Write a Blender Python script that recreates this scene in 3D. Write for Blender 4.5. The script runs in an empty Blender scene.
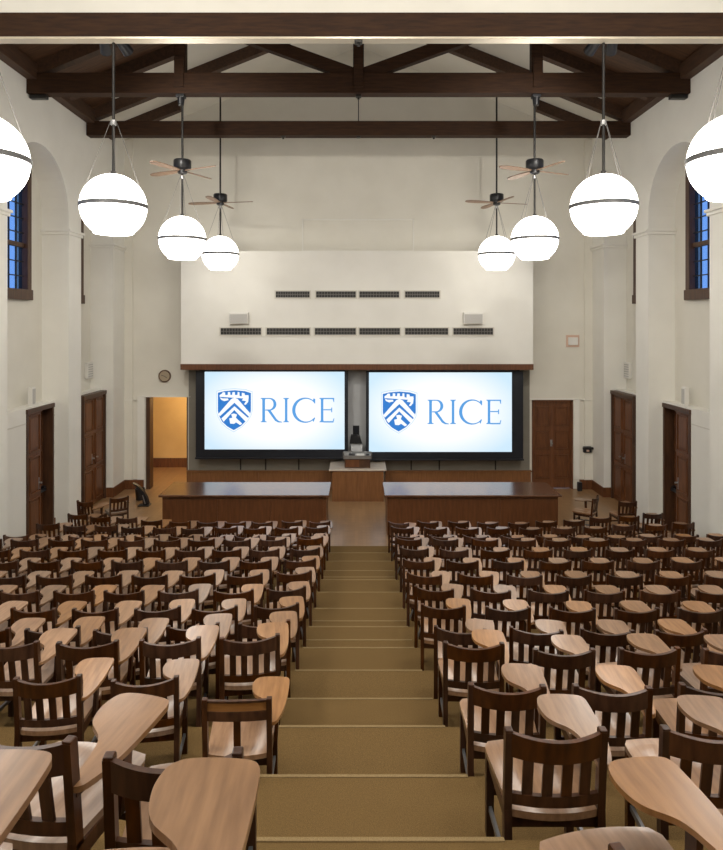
import bpy, bmesh, math, random
from mathutils import Vector, Matrix
from mathutils.geometry import tessellate_polygon
random.seed(7)
sc = bpy.context.scene
COL = sc.collection
R = math.radians
EYE = 5.0; F = 650.0; CX = 358.5; CY = 322.0

# ---------------------------------------------------------------- camera, world, exposure
cam_d = bpy.data.cameras.new('camera'); cam = bpy.data.objects.new('camera', cam_d); COL.objects.link(cam)
cam.location = (0, 0, EYE); cam.rotation_euler = (R(90), 0, 0)
cam_d.sensor_fit = 'VERTICAL'; cam_d.sensor_height = 36; cam_d.lens = F / 850 * 36
cam_d.shift_x = (361.5 - CX) / 850; cam_d.shift_y = -(425 - CY) / 850
cam_d.clip_start = 0.05
sc.camera = cam
w = bpy.data.worlds.new('dusk'); sc.world = w; w.use_nodes = True
w.node_tree.nodes['Background'].inputs[0].default_value = (0.24, 0.36, 0.56, 1)
w.node_tree.nodes['Background'].inputs[1].default_value = 1.5
sc.view_settings.view_transform = 'Standard'
try: sc.view_settings.look = 'None'
except Exception: pass
sc.view_settings.gamma = 1; sc.view_settings.use_curve_mapping = False
sc.view_settings.exposure = 0.84
LAMP = 7.0
SCREEN = .58
def add_fill_light(x, y, z, size, power, aim, col=(1, .955, .88), kind='AREA', spot=70):
    l = bpy.data.lights.new('fill_light', kind); l.energy = power; l.color = col
    if kind == 'AREA': l.shape = 'DISK'; l.size = size
    else: l.spot_size = R(spot); l.spot_blend = .8; l.shadow_soft_size = size
    o = bpy.data.objects.new('fill_light', l); COL.objects.link(o); o.location = (x, y, z)
    o.rotation_euler = (Vector(aim)-Vector((x, y, z))).to_track_quat('-Z', 'Y').to_euler()
    return o
# unseen fill lights added over the near seating
for dx in (-4, 0, 4):
    for dy in (1.5, 6.0):
        add_fill_light(dx, dy, EYE+5.57, .9, 90, (dx*.6, dy+2.5, 2))
for dx in (-3.95, 3.95):  # spot power added at the beam fittings to brighten the front
    add_fill_light(dx, 10.75, EYE+4.38, .15, 220, (dx*.45, 19.5, 6.0), kind='SPOT', spot=95)
    add_fill_light(dx, 10.75, EYE+4.34, .15, 130, (dx*.8, 14.5, 0), kind='SPOT', spot=110)

# ---------------------------------------------------------------- helpers
def px(x, y, d):
    """a point at distance d in front of the reading position, from picture measurements"""
    return ((x - CX) * d / F, EYE - (y - CY) * d / F)
def add_box(bm, x0, x1, y0, y1, z0, z1, bev=0.0):
    r = bmesh.ops.create_cube(bm, size=1)
    bmesh.ops.scale(bm, vec=(abs(x1-x0), abs(y1-y0), abs(z1-z0)), verts=r['verts'])
    bmesh.ops.translate(bm, vec=((x0+x1)/2, (y0+y1)/2, (z0+z1)/2), verts=r['verts'])
    if bev:
        es = list({e for v in r['verts'] for e in v.link_edges})
        bmesh.ops.bevel(bm, geom=es, offset=bev, segments=2, affect='EDGES', profile=.6)
def add_bar(bm, a, b, wx, wy, up=(0, 0, 1)):
    """box bar from a to b; wx across, wy along 'up'"""
    a = Vector(a); b = Vector(b); d = (b - a); L = d.length; d.normalize()
    s = d.cross(Vector(up))
    if s.length < 1e-4: s = d.cross(Vector((0, 1, 0)))
    s.normalize(); u = s.cross(d)
    vs = []
    for t in (a, b):
        for i, j in ((-1, -1), (1, -1), (1, 1), (-1, 1)):
            vs.append(bm.verts.new(t + s*wx/2*i + u*wy/2*j))
    for f in ((3,2,1,0), (4,5,6,7), (0,1,5,4), (1,2,6,5), (2,3,7,6), (3,0,4,7)):
        bm.faces.new([vs[k] for k in f])
def add_cyl(bm, a, b, r1, r2=None, seg=12):
    a = Vector(a); b = Vector(b); r2 = r1 if r2 is None else r2
    q = (b - a).to_track_quat('Z', 'Y')
    rs = []
    for p, r in ((a, r1), (b, r2)):
        rs.append([bm.verts.new(p + q @ Vector((r*math.cos(2*math.pi*k/seg), r*math.sin(2*math.pi*k/seg), 0))) for k in range(seg)])
    for k in range(seg):
        bm.faces.new((rs[0][k], rs[0][(k+1) % seg], rs[1][(k+1) % seg], rs[1][k]))
    bm.faces.new(rs[0][::-1]); bm.faces.new(rs[1])
def add_lathe(bm, prof, c=(0, 0, 0), seg=40):
    rings = []
    for r, z in prof:
        if r < 1e-5: rings.append([bm.verts.new((c[0], c[1], c[2]+z))])
        else: rings.append([bm.verts.new((c[0]+r*math.cos(2*math.pi*k/seg), c[1]+r*math.sin(2*math.pi*k/seg), c[2]+z)) for k in range(seg)])
    for A, B in zip(rings, rings[1:]):
        for k in range(seg):
            k2 = (k+1) % seg
            if len(A) == 1 and len(B) == 1: continue
            if len(A) == 1: bm.faces.new((A[0], B[k2], B[k]))
            elif len(B) == 1: bm.faces.new((A[k], A[k2], B[0]))
            else: bm.faces.new((A[k], A[k2], B[k2], B[k]))
def add_prism(bm, pts, axis, a0, a1):
    """closed outline swept along an axis; pts are the two other coordinates in order"""
    def mk(p, t):
        if axis == 'y': return (p[0], t, p[1])
        if axis == 'x': return (t, p[0], p[1])
        return (p[0], p[1], t)
    A = [bm.verts.new(mk(p, a0)) for p in pts]; B = [bm.verts.new(mk(p, a1)) for p in pts]
    n = len(pts)
    for k in range(n): bm.faces.new((A[k], A[(k+1) % n], B[(k+1) % n], B[k]))
    fa = bm.faces.new(A[::-1]); fb = bm.faces.new(B)
    bmesh.ops.triangulate(bm, faces=[fa, fb])
def obj(name, bm, m, parent=None, smooth=False, bevel=0.0):
    bmesh.ops.recalc_face_normals(bm, faces=bm.faces)
    me = bpy.data.meshes.new(name); bm.to_mesh(me); bm.free()
    if isinstance(m, (list, tuple)):
        for k in m: me.materials.append(k)
    else: me.materials.append(m)
    if smooth:
        for p in me.polygons: p.use_smooth = True
        try: me.set_sharp_from_angle(angle=R(40))
        except Exception: pass
    o = bpy.data.objects.new(name, me); COL.objects.link(o)
    if parent is not None: o.parent = parent
    if bevel:
        b = o.modifiers.new('bevel', 'BEVEL'); b.width = bevel; b.segments = 2; b.limit_method = 'ANGLE'
    return o
def tag(o, label, cat, group=None, kind=None):
    o['label'] = label; o['category'] = cat
    if group: o['group'] = group
    if kind: o['kind'] = kind
    return o
def thing(name, label, cat, loc=(0, 0, 0), rz=0, group=None):
    o = bpy.data.objects.new(name, None); COL.objects.link(o); o.empty_display_size = .1
    o.location = loc; o.rotation_euler = (0, 0, rz)
    return tag(o, label, cat, group)
def struct(name, bm, m, label, cat, **k):
    o = obj(name, bm, m, **k); return tag(o, label, cat, kind='structure')
def box_obj(name, m, x0, x1, y0, y1, z0, z1, parent=None, bev=0.0):
    bm = bmesh.new(); add_box(bm, x0, x1, y0, y1, z0, z1, bev); return obj(name, bm, m, parent)
def copy_tree(o, parent=None):
    c = o.copy(); COL.objects.link(c)
    if parent is not None: c.parent = parent
    for ch in KIDS.get(o.name, []): copy_tree(ch, c)
    return c
KIDS = {}
def index_kids():
    KIDS.clear()
    for o in bpy.data.objects:
        if o.parent: KIDS.setdefault(o.parent.name, []).append(o)

# ---------------------------------------------------------------- materials
def base(name, col, rough=.5, metal=0, emit=None, es=0, spec=.5):
    m = bpy.data.materials.new(name); m.use_nodes = True
    b = m.node_tree.nodes['Principled BSDF']
    b.inputs['Base Color'].default_value = (*col, 1); b.inputs['Roughness'].default_value = rough
    b.inputs['Metallic'].default_value = metal
    b.inputs['Specular IOR Level'].default_value = spec
    if emit: b.inputs['Emission Color'].default_value = (*emit, 1); b.inputs['Emission Strength'].default_value = es
    return m
def nodes(m): return m.node_tree.nodes, m.node_tree.links, m.node_tree.nodes['Principled BSDF']
def noisy(name, c1, c2, scale=4, rough=.6, stretch=(1, 1, 1), bump=0, detail=6, rnd=0.0, spec=.5, rvar=0.0, coat=0):
    m = base(name, c1, rough, spec=spec); N, L, b = nodes(m)
    tc = N.new('ShaderNodeTexCoord'); mp = N.new('ShaderNodeMapping'); mp.inputs['Scale'].default_value = stretch
    L.new(tc.outputs['Object'], mp.inputs[0])
    nz = N.new('ShaderNodeTexNoise'); nz.inputs['Scale'].default_value = scale; nz.inputs['Detail'].default_value = detail
    oi = N.new('ShaderNodeObjectInfo')
    if rnd:
        vm = N.new('ShaderNodeVectorMath'); vm.operation = 'MULTIPLY_ADD'
        cx = N.new('ShaderNodeCombineXYZ')
        for k in range(3): L.new(oi.outputs['Random'], cx.inputs[k])
        L.new(cx.outputs[0], vm.inputs[0]); vm.inputs[1].default_value = (37, 53, 71); L.new(mp.outputs[0], vm.inputs[2])
        L.new(vm.outputs[0], nz.inputs['Vector'])
    else: L.new(mp.outputs[0], nz.inputs['Vector'])
    cr = N.new('ShaderNodeValToRGB'); cr.color_ramp.elements[0].position = .32; cr.color_ramp.elements[1].position = .68
    cr.color_ramp.elements[0].color = (*c1, 1); cr.color_ramp.elements[1].color = (*c2, 1)
    L.new(nz.outputs['Fac'], cr.inputs[0])
    out = cr.outputs[0]
    if rnd:
        hs = N.new('ShaderNodeHueSaturation'); mr = N.new('ShaderNodeMapRange')
        mr.inputs['To Min'].default_value = 1 - rnd; mr.inputs['To Max'].default_value = 1 + rnd
        L.new(oi.outputs['Random'], mr.inputs[0]); L.new(mr.outputs[0], hs.inputs['Value'])
        ml = N.new('ShaderNodeMath'); ml.operation = 'MULTIPLY'; ml.inputs[1].default_value = 7.31
        fr = N.new('ShaderNodeMath'); fr.operation = 'FRACT'; L.new(oi.outputs['Random'], ml.inputs[0]); L.new(ml.outputs[0], fr.inputs[0])
        m2 = N.new('ShaderNodeMapRange'); m2.inputs['To Min'].default_value = .82; m2.inputs['To Max'].default_value = 1.12
        L.new(fr.outputs[0], m2.inputs[0]); L.new(m2.outputs[0], hs.inputs['Saturation'])
        L.new(out, hs.inputs['Color']); out = hs.outputs[0]
    L.new(out, b.inputs['Base Color'])
    if bump:
        bp = N.new('ShaderNodeBump'); bp.inputs['Strength'].default_value = bump; bp.inputs['Distance'].default_value = .01
        L.new(nz.outputs['Fac'], bp.inputs['Height']); L.new(bp.outputs[0], b.inputs['Normal'])
    if coat: b.inputs['Coat Weight'].default_value = coat; b.inputs['Coat Roughness'].default_value = .18
    return m
M = {}
M['wall'] = noisy('cream_plaster', (.66, .63, .55), (.70, .67, .59), 1.3, .85, bump=.05)
M['wallw'] = noisy('white_plaster', (.72, .70, .64), (.76, .74, .68), 1.3, .85, bump=.05)
M['carpet'] = noisy('olive_carpet', (.120, .073, .027), (.200, .126, .050), 260, .95, bump=.6, detail=3, spec=.1)
N_, L_, b_ = nodes(M['carpet'])
M['nose'] = noisy('pale_carpet_edge', (.20, .138, .066), (.29, .208, .105), 180, .9, bump=.4, detail=3, spec=.1)  # carpet tone, paler along the aisle step edges
M['beam'] = noisy('dark_beam_wood', (.022, .0085, .003), (.044, .018, .006), 3, .7, (1, 8, 8), bump=.05, spec=.25)
M['beamy'] = noisy('dark_rafter_wood', (.034, .014, .005), (.068, .029, .011), 3, .65, (6, 1, 6), bump=.05)
M['chair'] = noisy('dark_chair_wood', (.030, .009, .003), (.076, .026, .008), 5, .36, (5, 5, 1), rnd=.30, coat=.06, spec=.35)
M['seat'] = noisy('seat_wood', (.21, .115, .062), (.32, .185, .105), 6, .30, (6, .8, 3), rnd=.18, coat=.3)
M['tablet'] = noisy('tablet_wood', (.205, .102, .044), (.32, .170, .080), 6, .30, (6, .7, 3), rnd=.24, coat=.3)
M['amber'] = noisy('lit_backrest_wood', (.26, .115, .032), (.36, .17, .055), 6, .4, (1, 5, 5))  # brighter wood: light falling on the backrest put into the colour
M['tabedge'] = noisy('tablet_edge', (.13, .06, .025), (.2, .1, .04), 6, .4)
M['bar'] = base('stretcher_metal', (.20, .20, .21), .4, .6)
M['door'] = noisy('door_wood', (.090, .030, .009), (.16, .057, .018), 3, .42, (7, 7, 1), bump=.03)
M['doord'] = noisy('door_frame_wood', (.045, .018, .008), (.08, .034, .014), 3, .45, (7, 7, 1))
M['desk'] = noisy('desk_wood', (.095, .033, .011), (.14, .053, .019), 3, .38, (6, 6, .8))
M['desktop'] = noisy('desk_top_wood', (.090, .036, .017), (.125, .055, .028), 3, .2, (1, 8, 1), coat=.4)
M['podium'] = noisy('podium_wood', (.16, .064, .021), (.225, .098, .034), 3, .4, (7, 7, .8))
M['ptop'] = noisy('podium_counter', (.50, .42, .34), (.58, .50, .42), 4, .2, coat=.3)
M['black'] = base('black_plastic', (.010, .010, .012), .4)
M['screenframe'] = base('black_screen_surround', (.004, .006, .012), .5)
M['metal'] = base('grey_metal', (.42, .42, .42), .35, .8)
M['dmetal'] = base('dark_metal', (.03, .028, .026), .4, .6)
M['wire'] = base('steel_wire', (.16, .15, .14), .6, .2)
M['strip'] = base('pale_strip', (.62, .55, .44), .35, .5)  # paler strip along the underside of the nearest beam
M['grey'] = noisy('grey_board', (.20, .185, .15), (.23, .212, .175), 2, .7)
M['greym'] = noisy('pale_grey_board', (.46, .47, .48), (.50, .51, .52), 2, .7)
M['white'] = base('white_plastic', (.72, .70, .65), .5)
M['ventg'] = base('vent_bars', (.14, .13, .12), .6)
M['vent'] = base('vent_dark', (.03, .028, .025), .7)
M['ventf'] = base('vent_frame', (.60, .57, .50), .6)
M['speaker'] = noisy('grey_grille', (.42, .41, .38), (.52, .5, .47), 160, .7)
M['yellow'] = noisy('ochre_wall', (.62, .42, .18), (.68, .48, .21), 1.5, .8)
M['clock'] = base('clock_face', (.36, .29, .20), .5)
M['clockrim'] = base('clock_rim', (.10, .05, .025), .4)
M['blade'] = noisy('pale_blade_wood', (.20, .125, .08), (.27, .18, .12), 4, .45, (6, 1, 1))
M['pink'] = base('salmon_box', (.62, .42, .32), .5)
M['glass'] = base('window_glass', (.25, .38, .6), .05)
M['glass'].node_tree.nodes['Principled BSDF'].inputs['Transmission Weight'].default_value = 1
M['glass'].node_tree.nodes['Principled BSDF'].inputs['IOR'].default_value = 1.05
M['globe'] = base('lit_opal_glass', (.9, .9, .88), .3, emit=(1, .955, .88), es=LAMP)
M['paper'] = base('paper', (.7, .68, .62), .6)
# wood floor with boards and a soft sheen
def boards(name, c1, c2, bw, bl, rough, rot=0, dark=.55, coat=0.0):
    m = noisy(name, c1, c2, 2.5, rough, (1, 9, 1)); N, L, b = nodes(m)
    src = b.inputs['Base Color'].links[0].from_socket
    tc = N.new('ShaderNodeTexCoord'); mp = N.new('ShaderNodeMapping'); mp.inputs['Rotation'].default_value = rot if isinstance(rot, tuple) else (0, 0, rot)
    L.new(tc.outputs['Object'], mp.inputs[0])
    br = N.new('ShaderNodeTexBrick'); br.inputs['Scale'].default_value = 1
    br.inputs['Brick Width'].default_value = bl; br.inputs['Row Height'].default_value = bw; br.inputs['Mortar Size'].default_value = .004
    br.inputs['Color1'].default_value = (1, 1, 1, 1); br.inputs['Color2'].default_value = (.82, .82, .82, 1); br.inputs['Mortar'].default_value = (dark, dark, dark, 1)
    L.new(mp.outputs[0], br.inputs['Vector'])
    mx = N.new('ShaderNodeMixRGB'); mx.blend_type = 'MULTIPLY'; mx.inputs[0].default_value = 1
    L.new(src, mx.inputs[1]); L.new(br.outputs[0], mx.inputs[2]); L.new(mx.outputs[0], b.inputs['Base Color'])
    if coat: b.inputs['Coat Weight'].default_value = coat; b.inputs['Coat Roughness'].default_value = .2
    return m
M['floor'] = boards('maple_floor', (.26, .145, .062), (.33, .19, .088), .09, 1.2, .38, R(90), .8, .2)
M['deck'] = boards('roof_boards', (.06, .026, .010), (.11, .050, .020), .14, 30, .6, 0, .25)
# lit projector picture: white with pale blue corners
def screen_mat(name, cx, cz):
    m = bpy.data.materials.new(name); m.use_nodes = True; N, L = m.node_tree.nodes, m.node_tree.links
    b = N['Principled BSDF']; b.inputs['Base Color'].default_value = (.02, .02, .02, 1); b.inputs['Roughness'].default_value = .7
    tc = N.new('ShaderNodeTexCoord'); mp = N.new('ShaderNodeMapping')
    mp.inputs['Location'].default_value = (-cx/2.5, 0, -cz/1.5); mp.inputs['Scale'].default_value = (1/2.5, 0, 1/1.5)
    L.new(tc.outputs['Object'], mp.inputs[0])
    g = N.new('ShaderNodeTexGradient'); g.gradient_type = 'SPHERICAL'; L.new(mp.outputs[0], g.inputs[0])
    cr = N.new('ShaderNodeValToRGB'); cr.color_ramp.elements[0].position = 0; cr.color_ramp.elements[1].position = .5
    cr.color_ramp.elements[0].color = (.60, .80, .95, 1); cr.color_ramp.elements[1].color = (1.0, 1.0, 1.0, 1)
    L.new(g.outputs['Fac'], cr.inputs[0]); L.new(cr.outputs[0], b.inputs['Emission Color']); b.inputs['Emission Strength'].default_value = SCREEN
    return m
M['blue'] = base('screen_blue', (.01, .03, .08), .7, emit=(.020, .19, .60), es=SCREEN*.95)
M['blue2'] = base('screen_lettering_blue', (.01, .03, .08), .7, emit=(.085, .33, .72), es=SCREEN)
M['pale'] = base('screen_pale_blue', (.02, .02, .02), .7, emit=(.55, .74, .90), es=SCREEN)
M['swhite'] = base('screen_white', (.02, .02, .02), .7, emit=(.95, .98, 1), es=SCREEN)

# ---------------------------------------------------------------- setting: floor and stepped seating
YB = 19.5                     # front wall of the hall
ZT = [3.20, 2.80, 2.42, 2.11, 1.85, 1.61, 1.40, 1.22, 1.05, .90, .74, .60, .40, .23, .02]   # tier heights, nearest first
NO = [1.72, 2.76, 3.69, 4.64, 5.43, 6.32, 7.18, 8.06, 8.96, 9.86, 10.74, 11.5, 12.5, 13.43, 14.45]  # far edge of each tier
XI, XO, XL = 7.0, 7.65, 7.34
bm = bmesh.new(); add_box(bm, -XO-.2, XO+.2, 14.40, YB+.1, -.15, 0)
struct('floor', bm, M['floor'], 'polished light wood floor between the seating and the screens', 'floor')
bm = bmesh.new()
y0 = 0.9
for z, y1 in zip(ZT, NO):
    add_box(bm, -XL-.05, XL+.05, y0, y1, -.15, z, .0); y0 = y1
add_box(bm, -XL-.05, XL+.05, -3.9, 0.9, -.15, 3.45)
for k, (za, yb) in enumerate(((1.31, 7.54), (1.135, 8.40), (.66, 11.06))):
    add_box(bm, -.62, .62, yb-.36, yb, .1, za)
struct('floor', bm, M['carpet'], 'olive green carpeted steps falling towards the screens', 'carpeted steps')
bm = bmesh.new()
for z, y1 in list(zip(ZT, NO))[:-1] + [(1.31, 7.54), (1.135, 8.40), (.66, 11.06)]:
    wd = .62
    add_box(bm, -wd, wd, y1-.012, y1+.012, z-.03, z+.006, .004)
struct('trim_1', bm, M['nose'], 'paler edges of the carpeted aisle steps', 'step edging')

# ---------------------------------------------------------------- side walls with arcade
PIERS = [(18.55, YB), (15.70, 16.40), (12.25, 12.96), (8.9, 9.6), (5.5, 6.2), (2.1, 2.8), (-1.3, -.6)]
EAVE = EYE + 5.45
CAP = EYE + 2.24
for sgn, side in ((-1, 'left'), (1, 'right')):
    X = lambda v: sgn * v
    bm = bmesh.new()
    for a, b in PIERS:
        add_box(bm, X(XI), X(XO), a, b, 0, CAP)
    # spandrels with round arches over each bay
    ys = sorted(PIERS)
    for (a0, a1), (b0, b1) in zip(ys, ys[1:]):
        c = (a1 + b0) / 2; r = (b0 - a1) / 2; zc = EYE + 2.55
        pts = [(a1, CAP)] + [(c - r*math.cos(t), zc + r*math.sin(t)) for t in [math.pi*k/20 for k in range(21)]] + [(b0, CAP)]
        fr = [bm.verts.new((X(XI), p[0], p[1])) for p in pts]; tp = [bm.verts.new((X(XI), p[0], EAVE)) for p in pts]
        bk = [bm.verts.new((X(XO), p[0], p[1])) for p in pts]
        for k in range(len(pts)-1):
            if k == 0 or k == len(pts)-2: 
                pass
            else: bm.faces.new((fr[k], fr[k+1], tp[k+1], tp[k]))
            if 0 < k < len(pts)-2: bm.faces.new((fr[k], fr[k+1], bk[k+1], bk[k]))
        
    for a, b in ys: add_box(bm, X(XI), X(XO), a, b, CAP, EAVE)
    # top of the wall, closes the bays from above
    add_box(bm, X(XI+.02), X(XO+.2), -3.9, YB, EYE+4.3, EAVE)
    struct('wall_'+side, bm, M['wallw'], 'cream plaster arcade of piers and round arches along the %s side' % side, 'wall')
    bm = bmesh.new()
    for a, b in ys[2:]:
        add_box(bm, X(XI-.04), X(XO), a-.05, b+.05 if b < YB else b, CAP-.13, CAP-.06, .01)
        add_box(bm, X(XI-.075), X(XO), a-.08, b+.08 if b < YB else b, CAP-.06, CAP, .012)
    struct('trim_'+('2' if sgn < 0 else '3'), bm, M['wallw'], 'cream capital mouldings on the %s piers' % side, 'moulding')
    # outer wall behind the arcade with window openings
    WN = [(13.15, 15.02), (16.55, 17.87), (9.9, 11.9), (6.5, 8.5)]
    bm = bmesh.new()
    WB, WT = EYE + .60, EYE + 3.5
    cur = -3.9
    for a, b in sorted(WN):
        add_box(bm, X(XO), X(XO+.3), cur, a, 0, EAVE); cur = b
        add_box(bm, X(XO), X(XO+.3), a, b, 0, WB); add_box(bm, X(XO), X(XO+.3), a, b, WT, EAVE)
    add_box(bm, X(XO), X(XO+.3), cur, YB+.1, 0, EAVE)
    struct('wall_'+side, bm, M['wall'], 'recessed cream wall with the tall windows on the %s side' % side, 'wall')
    # thicker lower wall with a ledge line
    bm = bmesh.new()
    DO = [(14.35, 15.62), (17.0, 18.50)]
    cur = -3.9
    for a, b in DO:
        add_box(bm, X(XL), X(XO), cur, a, 0, 3.10); cur = b
        add_box(bm, X(XL), X(XO), a, b, 3.06, 3.10)
    add_box(bm, X(XL), X(XO), cur, 18.56, 0, 3.10)
    struct('wall_'+side, bm, M['wallw'], 'thicker lower wall with a ledge on the %s side' % side, 'wall')
    bm = bmesh.new(); cur = 9.0
    for a, b in DO + [(18.55, 0)]:
        add_box(bm, X(XL-.008), X(XL), cur, a-.01, 2.74, 2.765); cur = b+.01
    struct('trim_'+('20%d' % (sgn+1)), bm, M['ventf'], 'thin grey line along the lower %s wall' % side, 'moulding')
    # windows
    for k, (a, b) in enumerate(WN[:3]):
        bm = bmesh.new(); fw = .17; xa, xb = X(XO-.10), X(XO+.12)
        add_box(bm, xa, xb, a, a+fw, WB, WT, .01); add_box(bm, xa, xb, b-fw, b, WB, WT, .01)
        add_box(bm, xa, xb, a, b, WT-fw, WT, .01); add_box(bm, X(XO-.13), xb, a-.02, b+.02, WB-.10, WB+.14, .015)
        zm = WB + 1.15
        add_box(bm, X(XO-.02), X(XO+.06), a+fw, b-fw, zm-.05, zm+.05)
        wo = struct('window_%d' % (k*2 + (1 if sgn < 0 else 2)), bm, M['doord'], 'tall brown framed window with small panes in the %s wall, %s' % (side, ['nearer one in view', 'further one in view', 'beside the near pier'][k]), 'window')
        bm = bmesh.new(); n = 5
        for q in range(1, n):
            yy = a+fw + (b-a-2*fw)*q/n; add_box(bm, X(XO), X(XO+.03), yy-.012, yy+.012, WB+.1, WT-fw)
        for q in range(1, 8):
            zz = WB + .12 + (WT-fw-WB-.12)*q/8; add_box(bm, X(XO), X(XO+.03), a+fw, b-fw, zz-.012, zz+.012)
        obj('window_bars', bm, M['dmetal'], wo)
        box_obj('pane', M['glass'], X(XO+.035), X(XO+.045), a+fw, b-fw, WB+.1, WT-fw, wo)
    # doors in the lower wall
    for k, (a, b) in enumerate(DO):
        hT = 3.06; xl = XL - (.13 if k == 1 else 0)
        bm = bmesh.new()
        add_box(bm, X(xl-.03), X(XO), a, a+.07, 0, hT-.06, .008); add_box(bm, X(xl-.03), X(XO), b-.07, b, 0, hT-.06, .008)
        add_box(bm, X(xl-.045), X(xl+.3), a-.01, b+.01, hT-.10, hT-.0, .008)
        d = struct('door_%d' % (k*2 + (1 if sgn < 0 else 2)), bm, M['doord'], 'dark wooden double door in the %s wall, %s' % (side, ['nearer one, one leaf set back', 'further one near the front corner'][k]), 'door')
        mid = (a+b)/2 + (.1 if k == 0 else 0)
        for q, (u, v) in enumerate(((a+.07, mid-.005), (mid+.005, b-.07))):
            off = .22 if (k == 0 and q == 1) else .03
            bm = bmesh.new(); xa = X(xl+off); add_box(bm, xa, X(xl+off+.05), u, v, .02, hT-.08)
            hs = [(.15, 1.0), (1.1, 1.95), (2.05, 2.9)]
            nc = 1 if k == 0 else 1
            for z0, z1 in hs:
                for p in ((u+.08, u+.105, z0, z1), (v-.105, v-.08, z0, z1), (u+.08, v-.08, z0, z0+.025), (u+.08, v-.08, z1-.025, z1)):
                    add_box(bm, X(xl+off-.035), xa, *p, .004)
                add_box(bm, X(xl+off-.022), xa, u+.15, v-.15, z0+.07, z1-.07, .012)
            lf = obj('door_leaf', bm, M['door'], d)
            bm = bmesh.new()
            if k == 0 and q == 1:
                add_bar(bm, (X(xl+off-.09), u+.05, 1.02), (X(xl+off-.09), v-.05, 1.02), .05, .07)
                add_box(bm, X(xl+off-.09), X(xl+off), u+.04, u+.12, .98, 1.1)
                add_box(bm, X(xl+off-.09), X(xl+off), v-.12, v-.04, .98, 1.1)
                obj('push_bar', bm, M['black'], lf)
            else:
                yy = v-.14 if q == 0 else u+.08
                add_box(bm, X(xl+off-.02), X(xl+off), yy, yy+.06, 1.15, 1.42, .004)
                add_cyl(bm, (X(xl+off-.02), yy+.03, 1.3), (X(xl+off-.08), yy+.03, 1.3), .022)
                obj('door_handle', bm, M['metal'], lf)
    bm = bmesh.new()
    add_box(bm, X(XI-.025), X(XI), 18.53, YB, 0, .28, .008); add_box(bm, X(XI-.025), X(XL), 18.525, 18.55, 0, .28, .006)
    add_box(bm, X(XL-.025), X(XL), 15.64, 16.98, 0, .28, .008) 
    struct('baseboard_'+side, bm, M['door'], 'dark wooden baseboard by the %s front corner' % side, 'baseboard')

# ---------------------------------------------------------------- front wall with gable, doorway, projecting soffit
RIDGE = EYE + 5.45 + 7.0*.4
bm = bmesh.new()
T = .25
def wbox(x0, x1, z0, z1): add_box(bm, x0, x1, YB, YB+T, z0, z1)
DX0, DX1, DZ = -6.36, -5.12, 2.75
wbox(-XO-.1, DX0, 0, 5.0); wbox(DX0, DX1, DZ, 5.0); wbox(DX1, 5.2, 0, 5.0); wbox(5.2, 6.43, 2.66, 5.0); wbox(6.43, XO+.1, 0, 5.0)
add_prism(bm, [(-XO-.1, 5.0), (XO+.1, 5.0), (XO+.1, EAVE), (0, RIDGE+.3), (-XO-.1, EAVE)], 'y', YB, YB+T)
struct('wall_front', bm, M['wall'], 'cream front wall rising to the gable', 'wall')
# shallow corner pilasters beside the front piers
for sgn, sd in ((-1, 'left'), (1, 'right')):
    bm = bmesh.new(); add_box(bm, sgn*6.76, sgn*7.02, YB-.06, YB, 0, EAVE)
    struct('wall_front', bm, M['wall'], 'narrow cream pilaster in the %s front corner' % sd, 'wall')
# header ledge over the doorways and thin ledge line
bm = bmesh.new()
add_box(bm, -6.62, -5.03, YB-.05, YB, DZ, DZ+.03); add_box(bm, 5.1, 6.6, YB-.03, YB, 2.67, 2.71)
add_box(bm, -6.62, -6.40, YB-.04, YB, 0, DZ); add_box(bm, 6.46, 6.62, YB-.03, YB, 0.3, 2.68)
add_box(bm, -6.99, -6.64, YB-.075, YB-.0, 2.66, 2.675); add_box(bm, 6.64, 6.99, YB-.075, YB, 2.66, 2.675)
struct('trim_4', bm, M['wallw'], 'pale mouldings around the front doorways', 'moulding')
bm = bmesh.new()
for a, b in ((-7, -6.42), (6.62, 7.0)): add_box(bm, a, b, YB-.09, YB, 0, .28, .008)
struct('baseboard_front', bm, M['door'], 'dark wooden baseboard in the front corners', 'baseboard')
# raised rectangle of moulding high on the front wall
bm = bmesh.new()
xa, za = px(302, 219, YB); xb, zb = px(414, 252, YB)
for u, v, p, q in ((xa, xb, za-.04, za), (xa, xa+.04, zb, za), (xb-.04, xb, zb, za), (xa, xb, zb, zb+.04)): add_box(bm, u, v, YB-.03, YB, p, q, .006)
struct('trim_5', bm, M['wallw'], 'thin rectangular moulding high on the front wall', 'moulding')
# projecting white box over the screens
YS = 18.75
xs0, zs1 = px(181, 251, YS); xs1, zs0 = px(533, 364, YS)
bm = bmesh.new(); add_box(bm, xs0, xs1, YS, YB, zs0, zs1)
struct('wall_front', bm, M['wallw'], 'projecting cream box with vents above the screens', 'wall')
bm = bmesh.new(); add_box(bm, xs0-.01, xs1+.01, YS-.03, YB, zs0-.17, zs0, .01)
struct('trim_6', bm, M['desk'], 'long brown wooden board under the projecting box', 'trim')
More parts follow.
